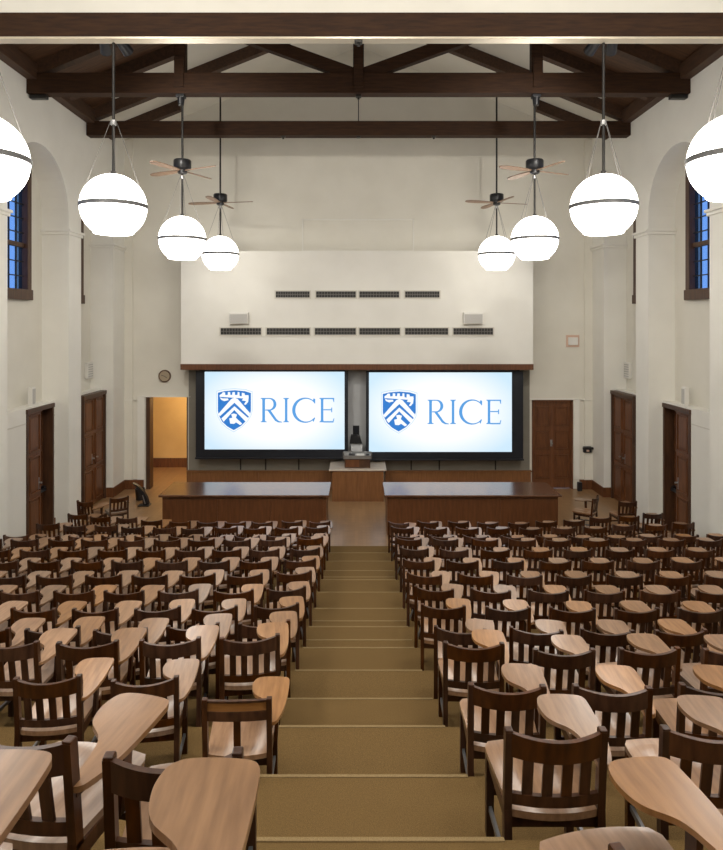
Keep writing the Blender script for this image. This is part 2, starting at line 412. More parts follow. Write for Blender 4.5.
# recess behind the screens: grey boards, chalk rail, low wainscot
bm = bmesh.new(); add_box(bm, -5.08, 5.12, YB-.05, YB, .55, 3.65)
struct('wall_front', bm, M['grey'], 'grey board wall behind the two screens', 'wall')
bm = bmesh.new(); add_box(bm, -.42, .35, YB-.09, YB-.05, 1.0, 3.6)
struct('trim_7', bm, M['greym'], 'pale grey upright panel between the screens', 'panel')
bm = bmesh.new()
add_box(bm, -5.1, -.8, YB-.12, YB, 0, .56); add_box(bm, .8, 5.14, YB-.12, YB, 0, .56)
add_box(bm, -5.12, -.8, YB-.15, YB, .53, .57, .005); add_box(bm, .8, 5.16, YB-.15, YB, .53, .57, .005)
for k in range(-5, 6):
    if abs(k) > 0: add_box(bm, k-.015, k+.015, YB-.135, YB-.1, 0, .53)
struct('trim_8', bm, M['podium'], 'low brown wainscot below the screens', 'wainscot')
bm = bmesh.new()
for x in (241, 266, 299, 411, 439, 495):
    a, _ = px(x, 465, YB); add_box(bm, a-.02, a+.02, YB-.07, YB-.05, .58, 1.0)
struct('trim_9', bm, M['dmetal'], 'thin dark joints between the grey boards', 'joint')
# corridor through the left doorway
bm = bmesh.new()
add_box(bm, -8.2, -3.6, 22.4, 22.5, 0, 3.2); add_box(bm, -8.3, -8.2, YB+T, 22.5, 0, 3.2); add_box(bm, -3.6, -3.5, YB+T, 22.5, 0, 3.2)
add_box(bm, -8.3, -3.5, YB+T, 22.5, 3.2, 3.3)
struct('wall_corridor', bm, M['yellow'], 'ochre corridor walls seen through the left doorway', 'wall')
bm = bmesh.new(); add_box(bm, -8.3, -3.5, YB, 22.5, -.15, -.001)
struct('floor', bm, M['floor'], 'corridor floor beyond the left doorway', 'floor')
bm = bmesh.new(); add_box(bm, -8.2, -3.6, 22.36, 22.4, 0, .32, .006)
struct('baseboard_corridor', bm, M['door'], 'dark baseboard in the corridor', 'baseboard')
bm = bmesh.new(); add_box(bm, DX0-.0, DX0+.12, YB-.05, YB+T+.02, 0, DZ, .006)
add_box(bm, DX1-.03, DX1, YB-.02, YB+T, 0, DZ, .004)
struct('door_5', bm, M['doord'], 'dark frame of the open doorway left of the screens', 'door frame')
lt = thing('corridor_lamp', 'hidden ceiling lamp lighting the corridor beyond the left doorway', 'lamp', (-5.3, 21.0, 3.195))
bm = bmesh.new(); add_lathe(bm, [(0, -.12), (.1, -.11), (.16, -.06), (.17, 0), (0, 0)])
M['corl'] = base('corridor_lamp_glass', (.9, .8, .6), .4, emit=(1, .80, .50), es=95)
obj('lamp_shade', bm, M['corl'], lt, smooth=True)

# right double door in the front wall (six panels)
bm = bmesh.new()
a, b, hT = 5.2, 6.43, 2.66
add_box(bm, a, a+.05, YB-.02, YB+.2, 0, hT); add_box(bm, b-.05, b, YB-.02, YB+.2, 0, hT); add_box(bm, a, b, YB-.02, YB+.2, hT-.05, hT)
d = struct('door_6', bm, M['door'], 'brown panelled double door in the front wall right of the screens', 'door')
for q in range(2):
    u = a+.05+q*(b-a-.1)/2; v = u+(b-a-.1)/2
    bm = bmesh.new(); add_box(bm, u+.002, v-.002, YB+.05, YB+.1, .01, hT-.05)
    for z0, z1 in ((.30, 1.02), (1.18, 1.72), (1.88, 2.45)):
        [add_box(bm, *p, .003) for p in ((u+.08, u+.10, YB+.02, YB+.05, z0, z1), (v-.10, v-.08, YB+.02, YB+.05, z0, z1), (u+.08, v-.08, YB+.02, YB+.05, z0, z0+.022), (u+.08, v-.08, YB+.02, YB+.05, z1-.022, z1))]; add_box(bm, u+.14, v-.14, YB+.03, YB+.05, z0+.06, z1-.06, .010)
    add_box(bm, u+.03, v-.03, YB+.04, YB+.05, 1.06, 1.13, .003)
    lf = obj('door_leaf', bm, M['door'], d)
    if q == 0:
        bm = bmesh.new(); add_cyl(bm, (v-.02, YB+.05, 1.36), (v-.02, YB-.02, 1.36), .028); add_box(bm, v-.05, v+.01, YB+.03, YB+.05, 1.26, 1.46, .004)
        obj('door_knob', bm, M['metal'], lf, smooth=True)

# ---------------------------------------------------------------- roof, beams, near ceiling
SL = .4
for sgn, sd in ((-1, 'left'), (1, 'right')):
    bm = bmesh.new()
    rz_ = lambda x: RIDGE - x*SL
    def slab(bm, x0, x1, y0, y1): add_prism(bm, [(sgn*x1, rz_(x1)), (sgn*x0, rz_(x0)), (sgn*x0, rz_(x0)+.08), (sgn*x1, rz_(x1)+.08)], 'y', y0, y1)
    slab(bm, 0, XO+.3, 9.95, 15.35); slab(bm, 6.3, XO+.3, 15.35, 16.95)
    struct('ceiling', bm, M['deck'], 'dark board roof slope on the %s side' % sd, 'ceiling')
    bm = bmesh.new(); slab(bm, 0, 6.3, 15.35, 16.95); slab(bm, 0, XO+.3, 16.95, YB+T)
    struct('ceiling', bm, M['wall'], 'pale plastered roof slope by the front gable, %s side' % sd, 'ceiling')
bm = bmesh.new(); add_box(bm, -XO-.3, XO+.3, -4, 9.84, EYE+5.6, EYE+5.7)
struct('ceiling', bm, M['wallw'], 'flat white ceiling over the near seating', 'ceiling')
bm = bmesh.new(); add_prism(bm, [(-XO, EYE+4.68), (XO, EYE+4.68), (XO, EAVE), (0, RIDGE+.1), (-XO, EAVE)], 'y', 9.84, 10.0)
add_box(bm, -XO, XO, -4.1, -3.9, 0, EYE+5.6)
struct('wall_back', bm, M['wallw'], 'white plaster wall above the wide dark beam nearest the viewer', 'wall')
def beam(name, y0, y1, x0, x1, z0, z1, label):
    bm = bmesh.new(); add_box(bm, x0, x1, y0, y1, z0, z1, .012)
    return struct(name, bm, M['beam'], label, 'beam')
beam('trim_10', 9.82, 10.0, -XI, XI, EYE+4.31, EYE+4.68, 'wide dark tie beam across the hall, nearest and highest in view')
bm = bmesh.new(); add_box(bm, -XI, XI, 9.81, 9.99, EYE+4.275, EYE+4.31, .006)
struct('trim_11', bm, M['strip'], 'pale strip under the nearest tie beam', 'rail')
TB = EYE + 4.83
beam('trim_12', 13.70, 13.98, -XI-.02, XI+.02, TB, TB+.43, 'dark tie beam carrying a king post, middle of three')
beam('trim_13', 16.70, 16.98, -XI, XI, TB-.03, TB+.34, 'dark tie beam closest to the screens')
k = 14
for yr in (12.2, 13.84, 15.3, 16.84, 18.3):
    for sgn in (-1, 1):
        bm = bmesh.new(); dz = .30; top = RIDGE-.0
        xe = {15.3: 4.2, 18.3: 5.0}.get(yr, 0); top = RIDGE - xe*SL
        add_prism(bm, [(sgn*7.0, EAVE), (sgn*xe, top), (sgn*xe, top-dz), (sgn*7.0, EAVE-dz)], 'y', yr-.1, yr+.1)
        o = struct('trim_%d' % k, bm, M['beamy'], 'dark roof rafter on the %s side, %s' % ('left' if sgn < 0 else 'right', {12.2: 'just behind the nearest beam', 13.84: 'above the middle tie beam', 15.3: 'between the two far tie beams', 16.84: 'above the far tie beam', 18.3: 'nearest the front wall'}[yr]), 'rafter'); k += 1
for sgn in (-1, 1):
    bm = bmesh.new(); add_box(bm, sgn*(XI-.22), sgn*(XI), 10.05, 16.9, EYE+5.12, EYE+5.45, .01)
    struct('trim_%d' % k, bm, M['beamy'], 'dark wall plate timber along the top of the %s wall' % ('left' if sgn < 0 else 'right'), 'timber'); k += 1
# middle truss posts and braces
for x in (-3.78, 0, 3.78):
    bm = bmesh.new(); zr = RIDGE - abs(x)*SL - .25
    add_box(bm, x-.115, x+.115, 13.74, 13.94, TB+.3, zr, .01)
    add_box(bm, x-.10, x+.10, 13.66, 13.72, TB+.12, TB+.75, .008)
    struct('trim_%d' % k, bm, M['beam'], 'dark truss post on the middle tie beam, %s' % {0: 'king post in the centre', -3.78: 'left post', 3.78: 'right post'}[x], 'truss post'); k += 1
for sgn in (-1, 1):
    bm = bmesh.new(); add_bar(bm, (sgn*.1, 13.84, TB+.42), (sgn*3.6, 13.84, RIDGE-3.6*SL-.3), .18, .26)
    struct('trim_%d' % k, bm, M['beam'], 'dark diagonal brace rising %s from the king post' % ('left' if sgn < 0 else 'right'), 'brace'); k += 1
bm = bmesh.new()
add_cyl(bm, (0, 16.84, TB-.06), (0, 16.84, RIDGE-.2), .012, seg=8)
add_box(bm, -.05, .05, 16.78, 16.9, TB-.06, TB, .01)
for yb, x in ((13.84, 0), (16.84, -1.95), (16.84, 1.95), (9.9, 0)):
    z = TB if yb > 10 else EYE+4.29
    add_box(bm, x-.06, x+.06, yb-.06, yb+.06, z-.05, z+.01, .012)
    add_cyl(bm, (x, yb, z-.09), (x, yb, z), .025)
for sgn in (-1, 1): add_box(bm, sgn*6.62, sgn*6.98, 13.76, 13.9, TB-.09, TB, .02)
struct('trim_%d' % k, bm, M['dmetal'], 'dark iron bolts, plates and tie rod on the beams', 'ironwork'); k += 1
box_k = k

# ---------------------------------------------------------------- lamps and fans
M['globefar'] = base('lit_opal_glass_far', (.9, .9, .88), .3, emit=(1, .955, .88), es=LAMP*.5)
def globe_lamp(x, y, h, top, label, collar, r=.49):
    """h: globe centre above eye, top: where the rod starts, collar: cable collar"""
    t = thing('globe_lamp', label, 'lamp', (x, y, EYE+h), 0, 'hanging white globe lamps')
    prof = []
    for q in range(0, 37):
        a = math.pi*q/36 ; rr = r*math.sin(a); z = r*math.cos(a)
        if z < -r*.77: break
        prof.append((rr, z))
    prof[0] = (0, r)
    rb = r*.635
    prof += [(rb*.97, -r*.78), (rb*.96, -r*.83), (rb*.9, -r*.855), (0, -r*.86)]
    bm = bmesh.new(); add_lathe(bm, prof, seg=56); obj('globe', bm, M['globefar' if y > 17 else 'globe'], t, smooth=True)
    bm = bmesh.new(); add_lathe(bm, [(r-.004, .030), (r+.014, .030), (r+.014, -.030), (r-.004, -.030), (r-.004, .030)], seg=56)
    obj('ring', bm, M['wire'] if False else M['dring'], t, smooth=True)
    bm = bmesh.new(); add_cyl(bm, (0, 0, r-.01), (0, 0, top-h), .022, seg=10); add_cyl(bm, (0, 0, r-.01), (0, 0, r+.05), .04, seg=12)
    obj('rod', bm, M['dmetal'], t, smooth=True)
    bm = bmesh.new(); add_cyl(bm, (0, 0, collar-h-.035), (0, 0, collar-h+.035), .045, seg=14)
    cl = obj('collar', bm, M['metal'], t, smooth=True)
    for q in range(4):
        a = math.pi/4*(.55) + math.pi/2*q
        bm = bmesh.new(); add_cyl(bm, (.05*math.cos(a), .05*math.sin(a), collar-h), (r*1.0*math.cos(a), r*1.0*math.sin(a), .02), .0045, seg=6)
        obj('cable', bm, M['wire'], t)
    return t
M['dring'] = base('grey_ring', (.13, .13, .13), .5, .3)
def fan(x, y, h, label, L=.95, rot=33, top=None):
    t = thing('propeller_fan', label, 'ceiling fan', (x, y, EYE+h), R(rot), 'ceiling fans')
    bm = bmesh.new(); add_lathe(bm, [(0, .15), (.17, .15), (.185, .13), (.185, -.03), (.17, -.05), (.10, -.06), (.10, -.13), (.07, -.15), (0, -.15)], seg=28)
    obj('motor_housing', bm, M['black'], t, smooth=True)
    bm = bmesh.new(); add_cyl(bm, (0, 0, .14), (0, 0, top-h), .024, seg=10); obj('hanging_rod', bm, M['dmetal'], t, smooth=True)
    for q in range(4):
        a = math.pi/2*q
        bm = bmesh.new()
        out = [(.10, -.03), (.25, -.055), (.55, -.075), (L-.12, -.07), (L-.03, -.045), (L, 0), (L-.03, .045), (L-.12, .07), (.55, .075), (.25, .055), (.10, .03)]
        add_prism(bm, out, 'z', -.010, .010)
        bmesh.ops.rotate(bm, cent=(0, 0, 0), matrix=Matrix.Rotation(R(12), 3, 'X'), verts=bm.verts)
        bmesh.ops.translate(bm, vec=(0, 0, -.08), verts=bm.verts)
        bmesh.ops.rotate(bm, cent=(0, 0, 0), matrix=Matrix.Rotation(a, 3, 'Z'), verts=bm.verts)
        obj('blade', bm, M['blade'], t)
    return t
roofh = lambda x: 5.45 + (7.0-abs(x))*SL - .0
for sgn, sd in ((-1, 'left'), (1, 'right')):
    globe_lamp(sgn*4.10, 7.05, 1.77, 5.595, 'largest white globe lamp in view, cut off at the %s edge' % sd, 3.15)
    globe_lamp(sgn*3.75, 9.95, 1.77, 4.27, 'white globe lamp hanging from the nearest beam, second largest on the %s' % sd, 3.05)
    globe_lamp(sgn*3.75, 13.84, 1.76, 3.145, 'white globe lamp below a fan on the middle beam, %s side' % sd, 3.08)
    globe_lamp(sgn*3.73 if sgn < 0 else 3.73, 17.55, 1.83, 3.145, 'smallest and furthest white globe lamp, %s side' % sd, 3.10)
    fan(sgn*3.75, 13.84, 3.30, 'black ceiling fan with pale blades on the rod of the %s middle lamp' % sd, .92, 24 if sgn > 0 else 152, 4.62)
    fan(sgn*3.73, 17.55, 3.30, 'small far black ceiling fan with pale blades above the furthest %s lamp' % sd, .92, 15 if sgn > 0 else 170, roofh(3.73)-.02)
    t = thing('track_spotlights', 'black cluster of spotlights behind the nearest beam, %s side' % sd, 'spotlight', (sgn*3.95, 10.5, EYE+4.62), 0, 'track spotlights')
    box_obj('bracket', M['black'], -.16, .16, -.50, .06, .0, .05, t, .01)
    for q, ax in enumerate((-.12, .12)):
        bm = bmesh.new(); add_cyl(bm, (ax, -.10, -.10), (ax*1.5, .14, -.20), .075, .095, seg=16); add_bar(bm, (ax, -.06, .01), (ax, -.06, -.12), .03, .03)
        obj('spotlight_can', bm, M['black'], t, smooth=True)
    bm = bmesh.new(); xq = sgn*3.78
    add_box(bm, xq-.09, xq+.09, 13.75, 13.93, TB-.06, TB+.05, .01); add_cyl(bm, (xq, 13.84, TB-.22), (xq, 13.84, TB-.05), .06, .08, seg=14)
    tag(obj('beam_clamp', bm, M['black']), 'black clamp under the middle beam holding the %s lamp rod' % sd, 'clamp')
# lamps over the seats behind the viewer (the hall's own row continues)
for sgn, sd in ((-1, 'left'), (1, 'right')):
    for y in (3.3, -.8):
        globe_lamp(sgn*4.10, y, 1.77, 5.595, 'white globe lamp over the rear seats on the %s, %s' % (sd, 'further forward' if y > 0 else 'furthest back'), 3.15)

# ---------------------------------------------------------------- screens with crest and lettering
CREST = dict(
 outline=[(110,180),(200,158),(345,145),(490,158),(578,185),(578,440),(560,505),(515,575),(440,650),(335,712),(245,660),(170,590),(125,505),(110,440)],
 chev1=[(118,480),(300,270),(345,250),(392,270),(566,470),(556,525),(345,322),(138,515)],
 chev2=[(160,545),(345,372),(540,540),(505,592),(343,425),(192,592)],
 owls=[[(135,215),(170,190),(178,175),(212,175),(215,215),(250,212),(252,170),(285,172),(288,212),(312,212),(318,172),(352,172),(352,212),(388,212),(390,170),(415,172),(418,225),(448,232),(450,180),(490,190),(492,215),(545,215),(545,240),(480,262),(135,238)],
       [(140,245),(175,262),(255,262),(262,285),(200,300),(155,280)],
       [(470,262),(548,235),(540,310),(505,352),(480,345),(510,300),(450,290)]],
 owl=[(300,485),(340,475),(382,490),(365,535),(455,618),(425,640),(368,600),(340,622),(285,618),(272,545),(315,535)])
def letters():
    """RICE in a thin serif, as outlines in picture units (pixel of the 8x crop)"""
    P = []
    def rect(a, b, c, d): P.append([(a, b), (c, b), (c, d), (a, d)])
    def stem(a, b, top=104, bot=300, e=14):
        P.append([(a-e, top), (b+e, top), (b+e, top+5), (b+2, top+10), (b, top+22), (b, bot-22), (b+2, bot-10), (b+e, bot-5), (b+e, bot), (a-e, bot), (a-e, bot-5), (a-2, bot-10), (a, bot-22), (a, top+22), (a-2, top+10), (a-e, top+5)])
    # R
    stem(58, 80)
    o = [(82, 104)] + [(118+54*math.cos(t), 155+51*math.sin(t)) for t in [-math.pi/2 + math.pi*k/16 for k in range(17)]] + [(82, 206)]
    i = [(82, 197)] + [(114+34*math.cos(t), 155+42*math.sin(t)) for t in [math.pi/2 - math.pi*k/16 for k in range(17)]] + [(82, 113)]
    P.append(('ring', o, i[::-1]))
    P.append([(96, 200), (124, 203), (172, 272), (192, 290), (218, 296), (218, 302), (186, 302), (160, 288)])
    # I
    stem(240, 260)
    # C
    oo = []; ii = []
    for k in range(29):
        t = R(40) + R(280)*k/28
        oo.append((402+104*math.cos(t), 203-102*math.sin(t)))
        ii.append((410+86*math.cos(t), 203-91*math.sin(t)))
    P.append(('ring', oo, ii))
    P.append([(468, 108), (484, 112), (484, 150), (478, 150), (466, 122)]); P.append([(484, 262), (470, 300), (462, 284), (474, 262)])
    # E
    stem(529, 549, e=12)
    rect(550, 104, 634, 114); P.append([(622, 104), (636, 104), (636, 138), (631, 138)])
    rect(550, 195, 618, 204); P.append([(612, 182), (620, 182), (620, 220), (612, 220)])
    rect(550, 291, 626, 302); P.append([(620, 302), (630, 302), (638, 268), (632, 268)])
    return P
YSC = 18.95
def screen(side, fx0, fx1, fy0, fy1, ix0, ix1, iy0, iy1, dx, dy, sdx, sdy):
    k = YSC/F
    a, zt = px(fx0, fy0, YSC); b, zb = px(fx1, fy1, YSC)
    t = thing('projection_screen', 'lit projection screen with blue crest and RICE lettering, %s of the pair' % side, 'screen', ((a+b)/2, YSC+.05, zb), 0, 'projection screens')
    ox, oz = (a+b)/2, zb; oy = YSC+.05
    def loc(p, d=YSC):
        q = px(p[0], p[1], YSC); return (q[0]-ox, q[1]-oz)
    bm = bmesh.new(); add_box(bm, a-ox, b-ox, -.02, .03, 0, zt-zb, .004)
    add_box(bm, a-ox-.02, b-ox+.02, -.05, .03, -.05, .0, .01)
    obj('surround', bm, M['screenframe'], t)
    box_obj('mounting_rail', M['screenframe'], a-ox+.1, b-ox-.1, -.01, .03, zt-zb, zs0-zb, t)
    c, zt2 = loc((ix0, iy0)); d, zb2 = loc((ix1, iy1))
    bm = bmesh.new(); add_box(bm, c, d, -.032, -.02, zb2, zt2)
    obj('picture', bm, screen_mat('lit_picture_'+side, (c+d)/2, (zt2+zb2)/2), t)
    def flat(bm, pts, y0):
        if isinstance(pts, tuple):
            o = [bm.verts.new((*loc(p)[:1], y0, loc(p)[1])) for p in pts[1]]; i = [bm.verts.new((*loc(p)[:1], y0, loc(p)[1])) for p in pts[2]]
            for q in range(len(o)-1): bm.faces.new((o[q], o[q+1], i[q+1], i[q]))
        else:
            vs = [bm.verts.new((*loc(p)[:1], y0, loc(p)[1])) for p in pts]
            for tri in tessellate_polygon([[Vector((p[0], p[1], 0)) for p in pts]]):
                try: bm.faces.new([vs[q] for q in tri])
                except ValueError: pass
    S = lambda p: (p[0]/8.033+255+dx, p[1]/8.033+385+dy)
    bm = bmesh.new()
    for p in letters():
        if isinstance(p, tuple): flat(bm, ('ring', [S(q) for q in p[1]], [S(q) for q in p[2]]), -.036)
        else: flat(bm, [S(q) for q in p], -.036)
    obj('lettering', bm, M['blue2'], t)
    C = lambda p, s=1: ((345+(p[0]-345)*s)/14.16+210+sdx, (420+(p[1]-420)*s)/14.16+380+sdy)
    bm = bmesh.new(); flat(bm, [C(p, 1.10) for p in CREST['outline']], -.0335); cr = obj('crest_border', bm, M['pale'], t)
    bm = bmesh.new(); flat(bm, [C(p, 1.06) for p in CREST['outline']], -.0345); obj('crest_edge', bm, M['swhite'], t)
    bm = bmesh.new(); flat(bm, [C(p) for p in CREST['outline']], -.036); cs = obj('crest', bm, M['blue'], t)
    bm = bmesh.new()
    for p in [CREST['chev1'], CREST['chev2'], CREST['owl']] + CREST['owls']: flat(bm, [C(q) for q in p], -.040)
    obj('crest_charges', bm, M['swhite'], cs)
    return t
screen('left', 195.5, 348, 370.5, 457.5, 204.5, 344.5, 371.8, 449.5, 0, 0, 0, 0)
screen('right', 366, 523.5, 371, 459, 369, 512, 372.5, 452, 167, 1.8, 165, 1.3)

# ---------------------------------------------------------------- vents and loudspeakers on the box
def vent(x0, x1, y0, y1, label, group):
    a, z1 = px(x0, y0, YS); b, z0 = px(x1, y1, YS)
    t = thing('air_vent', label, 'vent', ((a+b)/2, YS, z0), 0, group)
    w2 = (b-a)/2; h = z1-z0
    bm = bmesh.new()
    for u, v, p, q in ((-w2-.035, w2+.035, -.035, 0), (-w2-.035, w2+.035, h, h+.035), (-w2-.035, -w2, 0, h), (w2, w2+.035, 0, h)): add_box(bm, u, v, -.03, 0, p, q, .004)
    obj('frame', bm, M['ventf'], t)
    box_obj('opening', M['vent'], -w2, w2, -.012, 0, 0, h, t)
    bm = bmesh.new(); n = 14
    for k in range(1, n): add_box(bm, -w2+2*w2*k/n-.006, -w2+2*w2*k/n+.006, -.024, -.012, 0, h)
    add_box(bm, -w2, w2, -.026, -.014, h/2-.008, h/2+.008)
    obj('grille', bm, M['ventg'], t)
s = 2.451
nm = ['leftmost', 'second from the left', 'third from the left', 'third from the right', 'second from the right', 'rightmost']
for i, (a, b) in enumerate(((12, 115), (125, 234), (243, 347), (352, 455), (464, 573), (582, 683))):
    vent(a/s+215.8, b/s+214.2, 118/s+280, 134/s+280, 'dark slotted air vent in the lower row of six, %s' % nm[i], 'lower air vents')
nm = ['leftmost', 'second from the left', 'second from the right', 'rightmost']
for i, (a, b) in enumerate(((147, 234), (246, 347), (352, 453), (464, 552))):
    vent(a/s+215.8, b/s+214.2, 28/s+280, 43/s+280, 'dark slotted air vent in the upper row of four, %s' % nm[i], 'upper air vents')
for x0, x1, sd in ((37, 83, 'left'), (608, 655, 'right')):
    a, z1 = px(x0/s+215, 312.5, YS); b, z0 = px(x1/s+215, 324, YS)
    t = thing('wall_speaker', 'small grey box speaker above the %s end of the lower vents' % sd, 'speaker', ((a+b)/2, YS, z0), 0, 'small wall speakers')
    w2 = (b-a)/2
    box_obj('housing', M['white'], -w2, w2, -.14, 0, 0, z1-z0, t, .01)
    box_obj('grille', M['speaker'], -w2+.02, w2-.02, -.15, -.14, .02, z1-z0-.05, t, .003)

# ---------------------------------------------------------------- small things on the walls
cxk, czk = px(165, 376, YB)
t = thing('wall_clock', 'round wall clock with a dark rim left of the screens', 'clock', (cxk, YB, czk-.17))
bm = bmesh.new(); add_cyl(bm, (0, 0, .17), (0, -.05, .17), .185, seg=32); obj('rim', bm, M['clockrim'], t, smooth=True)
bm = bmesh.new(); add_cyl(bm, (0, -.05, .17), (0, -.056, .17), .15, seg=32); obj('face', bm, M['clock'], t, smooth=True)
bm = bmesh.new(); add_bar(bm, (0, -.06, .17), (.07, -.06, .12), .008, .012); add_bar(bm, (0, -.06, .17), (-.10, -.06, .20), .008, .012); obj('hands', bm, M['black'], t)
a, z1 = px(566, 335, YB); b, z0 = px(579, 347, YB)
t = thing('alarm_box', 'square beige box with a salmon rim high on the front wall, right', 'alarm', ((a+b)/2, YB, z0))
box_obj('back_plate', M['pink'], -(b-a)/2, (b-a)/2, -.03, 0, 0, z1-z0, t, .005); box_obj('cover', M['white'], -(b-a)/2+.05, (b-a)/2-.05, -.08, -.03, .06, z1-z0-.07, t, .01)
a, z0 = px(586, 449, YB)
t = thing('wall_telephone', 'small dark device on the right front corner wall', 'telephone', (a, YB-.06, z0-.1))
box_obj('body', M['black'], -.12, .12, -.10, 0, .02, .2, t, .02); box_obj('handset', M['dmetal'], -.16, .16, -.15, -.09, .12, .19, t, .02); box_obj('keypad', M['pink'], -.04, .04, -.108, -.098, .05, .11, t, .003)
for sgn, sd in ((-1, 'left'), (1, 'right')):
    y = 18.34; z = EYE-2.24+.55+.1
    t = thing('wall_grille', 'small louvred box on the %s wall above the further door' % sd, 'grille', (sgn*XO, y, z), 0, 'louvred wall boxes')
    box_obj('housing', M['white'], -sgn*.09, 0, -.17, .17, 0, .45, t, .01)
    bm = bmesh.new()
    for q in range(6): add_box(bm, -sgn*.105, -sgn*.085, -.14, .14, .05+q*.065, .075+q*.065)
    obj('louvres', bm, M['speaker'], t)
    t = thing('wall_speaker', 'tall white box speaker on the %s wall above the nearer door' % sd, 'speaker', (sgn*XL+sgn*.10, 14.78, 3.101), 0, 'tall white box speakers')
    box_obj('housing', M['white'], -sgn*.06, sgn*.04, -.08, .08, 0, .42, t, .01)
    box_obj('grille', M['speaker'], -sgn*.07, -sgn*.058, -.06, .06, .04, .38, t, .003)

# ---------------------------------------------------------------- desks and podium
def long_desk(x0, x1, sd):
    t = thing('long_desk', 'long brown demonstration desk with a glossy top, %s of the aisle' % sd, 'desk', ((x0+x1)/2, 15.0, 0), 0, 'long front desks')
    w2 = (x1-x0)/2
    box_obj('desk_top', M['desktop'], -w2, w2, 0, 1.25, .95, 1.0, t, .012)
    bm = bmesh.new(); add_box(bm, -w2+.07, w2-.07, .08, 1.17, .06, .95)
    obj('body', bm, M['desk'], t)
    bm = bmesh.new()
    for q in range(3):
        u = -w2+.12 + (2*w2-.24)*q/3; v = -w2+.12 + (2*w2-.24)*(q+1)/3
        add_box(bm, u+.004, v-.004, .066, .08, .10, .90, .002)
    obj('front_panel', bm, M['desk'], t)
    box_obj('plinth', M['doord'], -w2+.12, w2-.12, .12, 1.12, 0, .06, t)
    bm = bmesh.new(); add_bar(bm, (-w2+.0, .1, .9), (-w2+.14, .1, .9), .05, .05)
long_desk(-4.62, -.68, 'left'); long_desk(.60, 4.70, 'right')
t = thing('podium_counter', 'brown wooden counter block with a pale top below the gap between screens', 'counter', (-.02, 18.05, 0))
box_obj('body', M['podium'], -.72, .72, .05, 1.40, 0, .86, t)
bm = bmesh.new()
for q in range(4): add_box(bm, -.70+.35*q+.006, -.70+.35*(q+1)-.006, .038, .05, .06, .84, .003)
obj('front_boards', bm, M['podium'], t)
box_obj('counter_top', M['ptop'], -.80, .80, 0, 1.24, .86, .90, t, .008)
t = thing('lectern_box', 'low brown wooden equipment box standing on the counter', 'lectern', (-.03, 18.25, .90))
box_obj('body', M['doord'], -.36, .36, 0, .55, 0, .26, t, .01); box_obj('front_panel', M['door'], -.33, .05, -.012, 0, .03, .24, t, .004)
t = thing('equipment_tray', 'metal rimmed tray of small equipment on the wooden box', 'tray', (-.03, 18.2, 1.16))
bm = bmesh.new(); add_box(bm, -.40, .40, 0, .6, 0, .02)
for u, v, p, q in ((-.4, .4, 0, .02), (-.4, .4, .58, .6), (-.4, -.38, 0, .6), (.38, .4, 0, .6)): add_box(bm, u, v, p, q, .02, .10)
obj('tray', bm, M['metal'], t)
bm = bmesh.new(); add_cyl(bm, (-.39, .02, .02), (-.39, .02, .2), .02); add_cyl(bm, (.39, .02, .02), (.39, .02, .2), .02); obj('post', bm, M['wire'], t)
tag(box_obj('control_keypad', M['black'], -.28, -.10, 18.35, 18.55, 1.18, 1.25, None, .01), 'small black control box on the left of the tray', 'control box')
tag(box_obj('paper_stack', M['paper'], -.06, .16, 18.33, 18.6, 1.18, 1.24, None, .006), 'pale stack of papers in the middle of the tray', 'papers')
tag(box_obj('microphone_base', M['black'], .20, .32, 18.35, 18.5, 1.18, 1.26, None, .01), 'small black base on the right of the tray', 'microphone')
t = thing('document_camera', 'black document camera on a grey stand above the tray', 'document camera', (-.06, 18.82, .901))
box_obj('stand', M['greym'], -.16, .17, .05, .12, 0, .60, t, .01)
bm = bmesh.new(); add_prism(bm, [(-.20, .58), (.17, .58), (.09, .80), (-.16, .84)], 'y', -.02, .12); obj('head', bm, M['black'], t)
a, z1 = px(353, 425, YB); b, z0 = px(359.2, 434, YB)
t = thing('wall_control_panel', 'black rectangular panel on the pale upright between the screens', 'control panel', ((a+b)/2, YB-.09, z0))
box_obj('panel', M['black'], -(b-a)/2, (b-a)/2, -.03, 0, 0, z1-z0, t, .005); box_obj('display', M['screenframe'], -.05, .05, -.034, -.03, .06, .2, t)

# curved black stand by the left doorway, and floor cable cover
t = thing('curved_stand', 'black curved stand with its highlight built in as a strip on the floor by the left doorway', 'stand', (-5.86, 17.7, 0))
bm = bmesh.new()
pth = [(-.28, .62), (-.14, .52), (-.03, .38), (.05, .2), (.08, .03)]; wd = [.008, .03, .045, .06, .075]
L = [(p[0]-w_, p[1]-w_*.3) for p, w_ in zip(pth, wd)]; Rr = [(p[0]+w_, p[1]+w_*.3) for p, w_ in zip(pth, wd)]
for q in range(4):
    add_prism(bm, [L[q], Rr[q], Rr[q+1], L[q+1]], 'y', -.05, .08)
obj('body', bm, M['black'], t); 
bm = bmesh.new(); add_box(bm, -.12, .18, -.12, .14, 0, .03, .01); obj('foot', bm, M['black'], t)
bm = bmesh.new(); add_bar(bm, (.0, -.06, .30), (.07, -.06, .06), .02, .02); obj('highlight_strip', bm, M['metal'], t)  # pale bar standing in for the light reflected along the stand
tag(box_obj('cable_cover', M['dmetal'], -5.3, -4.66, 16.15, 16.22, 0, .03, None, .008), 'thin dark strip lying on the floor left of the left desk', 'cable cover')
t = thing('waste_bin', 'dark round waste bin against the baseboard behind the curved stand', 'bin', (-6.15, 18.3, 0))
bm = bmesh.new(); add_lathe(bm, [(0, 0), (.11, 0), (.135, .3), (.14, .32), (.125, .32), (.10, .03), (0, .03)], seg=24); obj('bin_body', bm, M['black'], t, smooth=True)
t = thing('power_strip_box', 'small dark box on the floor beside the right front door', 'box', (6.55, 19.25, 0))
